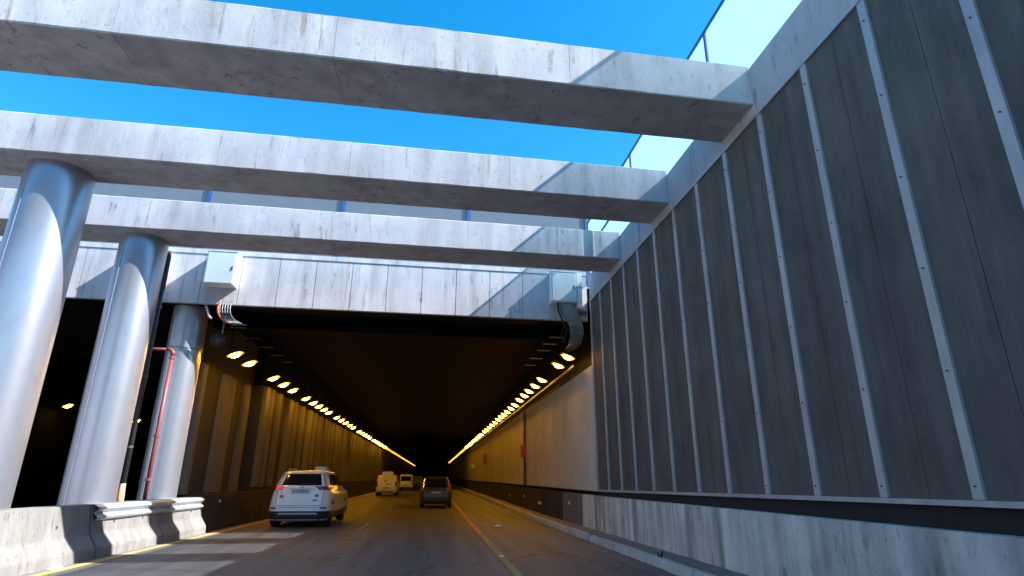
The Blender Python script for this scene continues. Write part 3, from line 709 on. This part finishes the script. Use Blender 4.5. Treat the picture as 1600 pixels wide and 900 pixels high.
SUVS = [(.20, .80, .16, 4.30, .22), (.25, .90, .06, 4.46, .28), (.34, .925, .02, 4.50, .32), (.50, .94, .0, 4.56, .34), (.60, .94, -.01, 4.58, .34), (.80, .93, .05, 4.56, .34), (.98, .915, .09, 4.46, .34), (1.08, .89, .11, 4.15, .34), (1.12, .87, .13, 3.55, .30),
        (1.18, .86, .15, 3.40, .28), (1.26, .835, .19, 3.20, .26), (1.48, .755, .34, 2.78, .22), (1.63, .69, .44, 2.50, .20), (1.69, .64, .52, 2.30, .22), (1.72, .54, .68, 2.0, .3), (1.735, .34, 1.0, 1.8, .25)]
cx = -4.18
suv = Car('suv_taxi', 'white SUV taxi with a roof sign, just past the sunlit patches in the left lane', 'car', cx, 19.95, SUVS, M['carwhite'])
T = suv.t
suv.patch('rear_window', M['glass'], lambda t: -.75+.12*t, lambda t: .75-.12*t, 1.27, 1.62)
suv.patch('rear_spoiler', M['carwhite'], -.64, .64, 1.635, 1.68, eps=.07)
suv.patch('lower_bumper', M['cladding'], -1, 1, .205, .50, eps=.008, nx=40)
suv.patch('bumper_trim', M['bumper'], lambda t: -.62+.06*t, lambda t: .62-.06*t, .40, .455, eps=.016)
suv.patch('number_plate', M['plate'], -.27, .27, 1.03, 1.14, eps=.012)
suv.patch('bumper_seam', M['decal'], -.60, .60, .605, .622, eps=.008)
for sd in (-1, 1):
    tl = suv.patch('tail_light', M['tail'] if sd > 0 else M['taillit'], (lambda t: .56-.16*t) if sd > 0 else (lambda t: -.93), (lambda t: .93) if sd > 0 else (lambda t: -.64+.16*t), 1.14, 1.245, eps=.012)
    tl['label'] = 'red tail light lens, lit' if sd < 0 else 'dark red tail light lens'
    suv.side('tail_light_wrap', M['tail'], sd, .10, .42, 1.13, 1.24, eps=.010)
    suv.patch('bumper_reflector', M['decal'], sd*.76-.10, sd*.76+.10, .57, .625, eps=.012)
    suv.side('rear_quarter_window', M['glass'], sd, lambda t: .55+.22*t, lambda t: 1.05, 1.27, 1.58)
    suv.side('side_window', M['glass'], sd, 1.10, 2.05, 1.25, 1.60)
    suv.side('front_side_window', M['glass'], sd, 2.10, lambda t: 3.05-.45*t, 1.23, 1.59)
    suv.side('side_cladding', M['cladding'], sd, .28, 4.2, .21, .44, eps=.008)
    suv.side('rear_corner_cladding', M['cladding'], sd, .05, .42, .22, .50, eps=.009)
    suv.side('door_gap', M['cladding'], sd, 2.07, 2.085, .46, 1.22, eps=.005)
    suv.side('door_gap', M['cladding'], sd, 1.16, 1.175, .75, 1.22, eps=.005)
    MB().ball((cx+sd*1.02, 19.95+2.95, suv.o.z+1.20), .11, .07, .085).build('wing_mirror', M['carwhite'] if sd < 0 else M['cladding'], T, smooth=True)
    MB().tube([(cx+sd*.60, 20.75, suv.o.z+1.71), (cx+sd*.585, 20.85, suv.o.z+1.77), (cx+sd*.58, 21.8, suv.o.z+1.77), (cx+sd*.585, 21.95, suv.o.z+1.70)], .018, 6).build('roof_rail', M['bumper'], T, smooth=True)
    for y_ in (.82, 3.52): suv.wheel(sd, y_, .36, .24, .935)
suv.patch('tailgate_gap', M['cladding'], -.70, .70, .655, .668, eps=.006)
suv.patch('plate_garnish', M['bumper'], -.36, .36, 1.155, 1.185, eps=.022)
MB().tube([(cx+.02, 19.95+.17, suv.o.z+1.27), (cx+.05, 19.95+.20, suv.o.z+1.31), (cx+.40, 19.95+.235, suv.o.z+1.335)], .010, 6).build('rear_wiper', M['cladding'], T)
for sd in (-1, 1): suv.patch('tailgate_gap', M['cladding'], (lambda t, q=sd: q*(.70+.02*t)-.006), (lambda t, q=sd: q*(.70+.02*t)+.006), .66, 1.13, eps=.006, nx=1)
suv.patch('windscreen', M['glass'], -.62, .62, 1.24, 1.56, front=True)
MB().tube([(cx, 19.95+.075, suv.o.z+1.20), (cx, 19.95+.13, suv.o.z+1.20)], .06, 14).build('badge', M['bumper'], T)
suv.patch('tailgate_decal', M['decal'], .46, .58, .92, 1.00, eps=.007, nx=3, nz=2); suv.patch('tailgate_decal', M['decal'], .40, .56, .80, .84, eps=.007, nx=3, nz=2)
suv.patch('tailgate_decal', M['decal'], -.62, -.50, .90, .98, eps=.007, nx=3, nz=2)
MB().box(cx+.02, cx+.46, 19.95+1.95, 19.95+2.10, suv.o.z+1.74, suv.o.z+1.87).build('roof_sign', M['taxisign'], T, bevel=.03)
MB().box(cx+.40, cx+.47, 19.94+1.95, 19.96+2.10, suv.o.z+1.745, suv.o.z+1.86).build('sign_end', M['green'], T, bevel=.01)

DK = [(.22, .72, .15, 4.0, .2), (.32, .80, .04, 4.2, .25), (.55, .84, .0, 4.25, .28), (.85, .84, .04, 4.2, .28), (.98, .81, .08, 3.9, .26), (1.03, .79, .10, 3.3, .25), (1.30, .70, .24, 2.9, .22), (1.52, .62, .42, 2.5, .22), (1.58, .5, .6, 2.2, .25), (1.60, .3, .9, 1.9, .2)]
dc = Car('dark_car', 'dark grey car with silvery reflections on the rear pillars driving in the right lane inside the tunnel', 'car', .21, 32.2, DK, M['cargrey'])
dc.patch('rear_window', M['glass'], lambda t: -.66+.10*t, lambda t: .66-.10*t, 1.05, 1.47)
dc.patch('lower_bumper', M['cladding'], -1, 1, .22, .42, nx=16)
dc.patch('number_plate', M['plate'], -.25, .25, .74, .85, eps=.012)
for sd in (-1, 1):
    dc.patch('tail_light', M['tail'], sd*.74-.10, sd*.74+.10, .82, 1.06, eps=.012)
    dc.patch('pillar_reflection', M['pillarglint'], (lambda t: .67-.10*t) if sd > 0 else (lambda t: -.77+.10*t), (lambda t: .77-.10*t) if sd > 0 else (lambda t: -.68+.10*t), 1.02, 1.52, eps=.012, nx=2)  # bright strips stand in for reflections on the rear pillars
    dc.patch('bumper_reflector', M['tail'], sd*.62-.09, sd*.62+.09, .46, .52, eps=.012)
    dc.side('side_window', M['glass'], sd, 1.0, 2.9, 1.05, 1.45)
    MB().ball((.21+sd*.95, 32.2+2.7, dc.o.z+1.08), .1, .06, .08).build('wing_mirror', M['cargrey'], dc.t, smooth=True)
    for y_ in (.75, 3.3): dc.wheel(sd, y_, .31, .2, .835)
dc.patch('windscreen', M['glass'], -.6, .6, 1.1, 1.48, front=True)

def van(x, y, label, hw, h, ln, win, roofbox):
    sl = [(.28, hw*.85, .15, ln-.3, .15), (.38, hw*.96, .02, ln-.05, .2), (.7, hw, 0, ln, .22), (1.05, hw*.98, .03, ln-.05, .2), (1.12, hw*.97, .04, ln-.7, .2), (h*.8, hw*.90, .12, ln-1.2, .2), (h-.10, hw*.86, .17, ln-1.5, .2), (h-.02, hw*.80, .25, ln-1.7, .2), (h, hw*.6, .5, ln-2, .2)]
    v = Car('white_van', label, 'van', x, y, sl, M['carwhite'], 'white vans in the left lane of the tunnel')
    if win: v.patch('rear_window', M['glass'], -hw*.72, hw*.72, 1.10, h-.22)
    else:
        v.patch('door_gap', M['cladding'], -.012, .012, .5, h-.2, nx=1)
        v.patch('door_badge', M['decal'], -.2, -.05, h-.55, h-.45, nx=2, nz=1); v.patch('door_badge', M['decal'], .02, .25, .92, 1.0, nx=2, nz=1)
    v.patch('lower_bumper', M['cladding'] if win else M['bumper'], -1, 1, .30, .46, nx=14)
    v.patch('number_plate', M['plate'], -.25, .25, .62, .73, eps=.01)
    for sd in (-1, 1):
        v.patch('tail_light', M['tail'], sd*hw*.9-.07, sd*hw*.9+.07, .75, 1.2, eps=.012)
        v.side('side_window', M['glass'], sd, ln-2.6, ln-1.5, 1.15, h-.3)
        for y_ in (.8, ln-.9): v.wheel(sd, y_, .33, .22, hw*.98)
    if roofbox: MB().box(x-.48, x+.48, y+.5, y+1.9, v.o.z+h-.01, v.o.z+h+.28).build('roof_unit', M['carwhite'], v.t, bevel=.06)
    return v
van(-3.92, 52.5, 'white windowless van with a raised roof unit, behind the white SUV taxi', .90, 1.72, 4.6, False, True)
van(-3.12, 72.0, 'smaller white van with a dark rear window, right of the van with the roof unit', .82, 1.85, 4.5, True, False)
van(-2.55, 108.0, 'farthest faint white van deep in the tunnel', .85, 1.75, 4.6, False, False)

# ------------------------------------------------------------------ lift everything so the road under the camera is at height 0
for o in COL.objects:
    if o.parent is None and o.type in ('MESH', 'EMPTY'): o.location.z += EYE
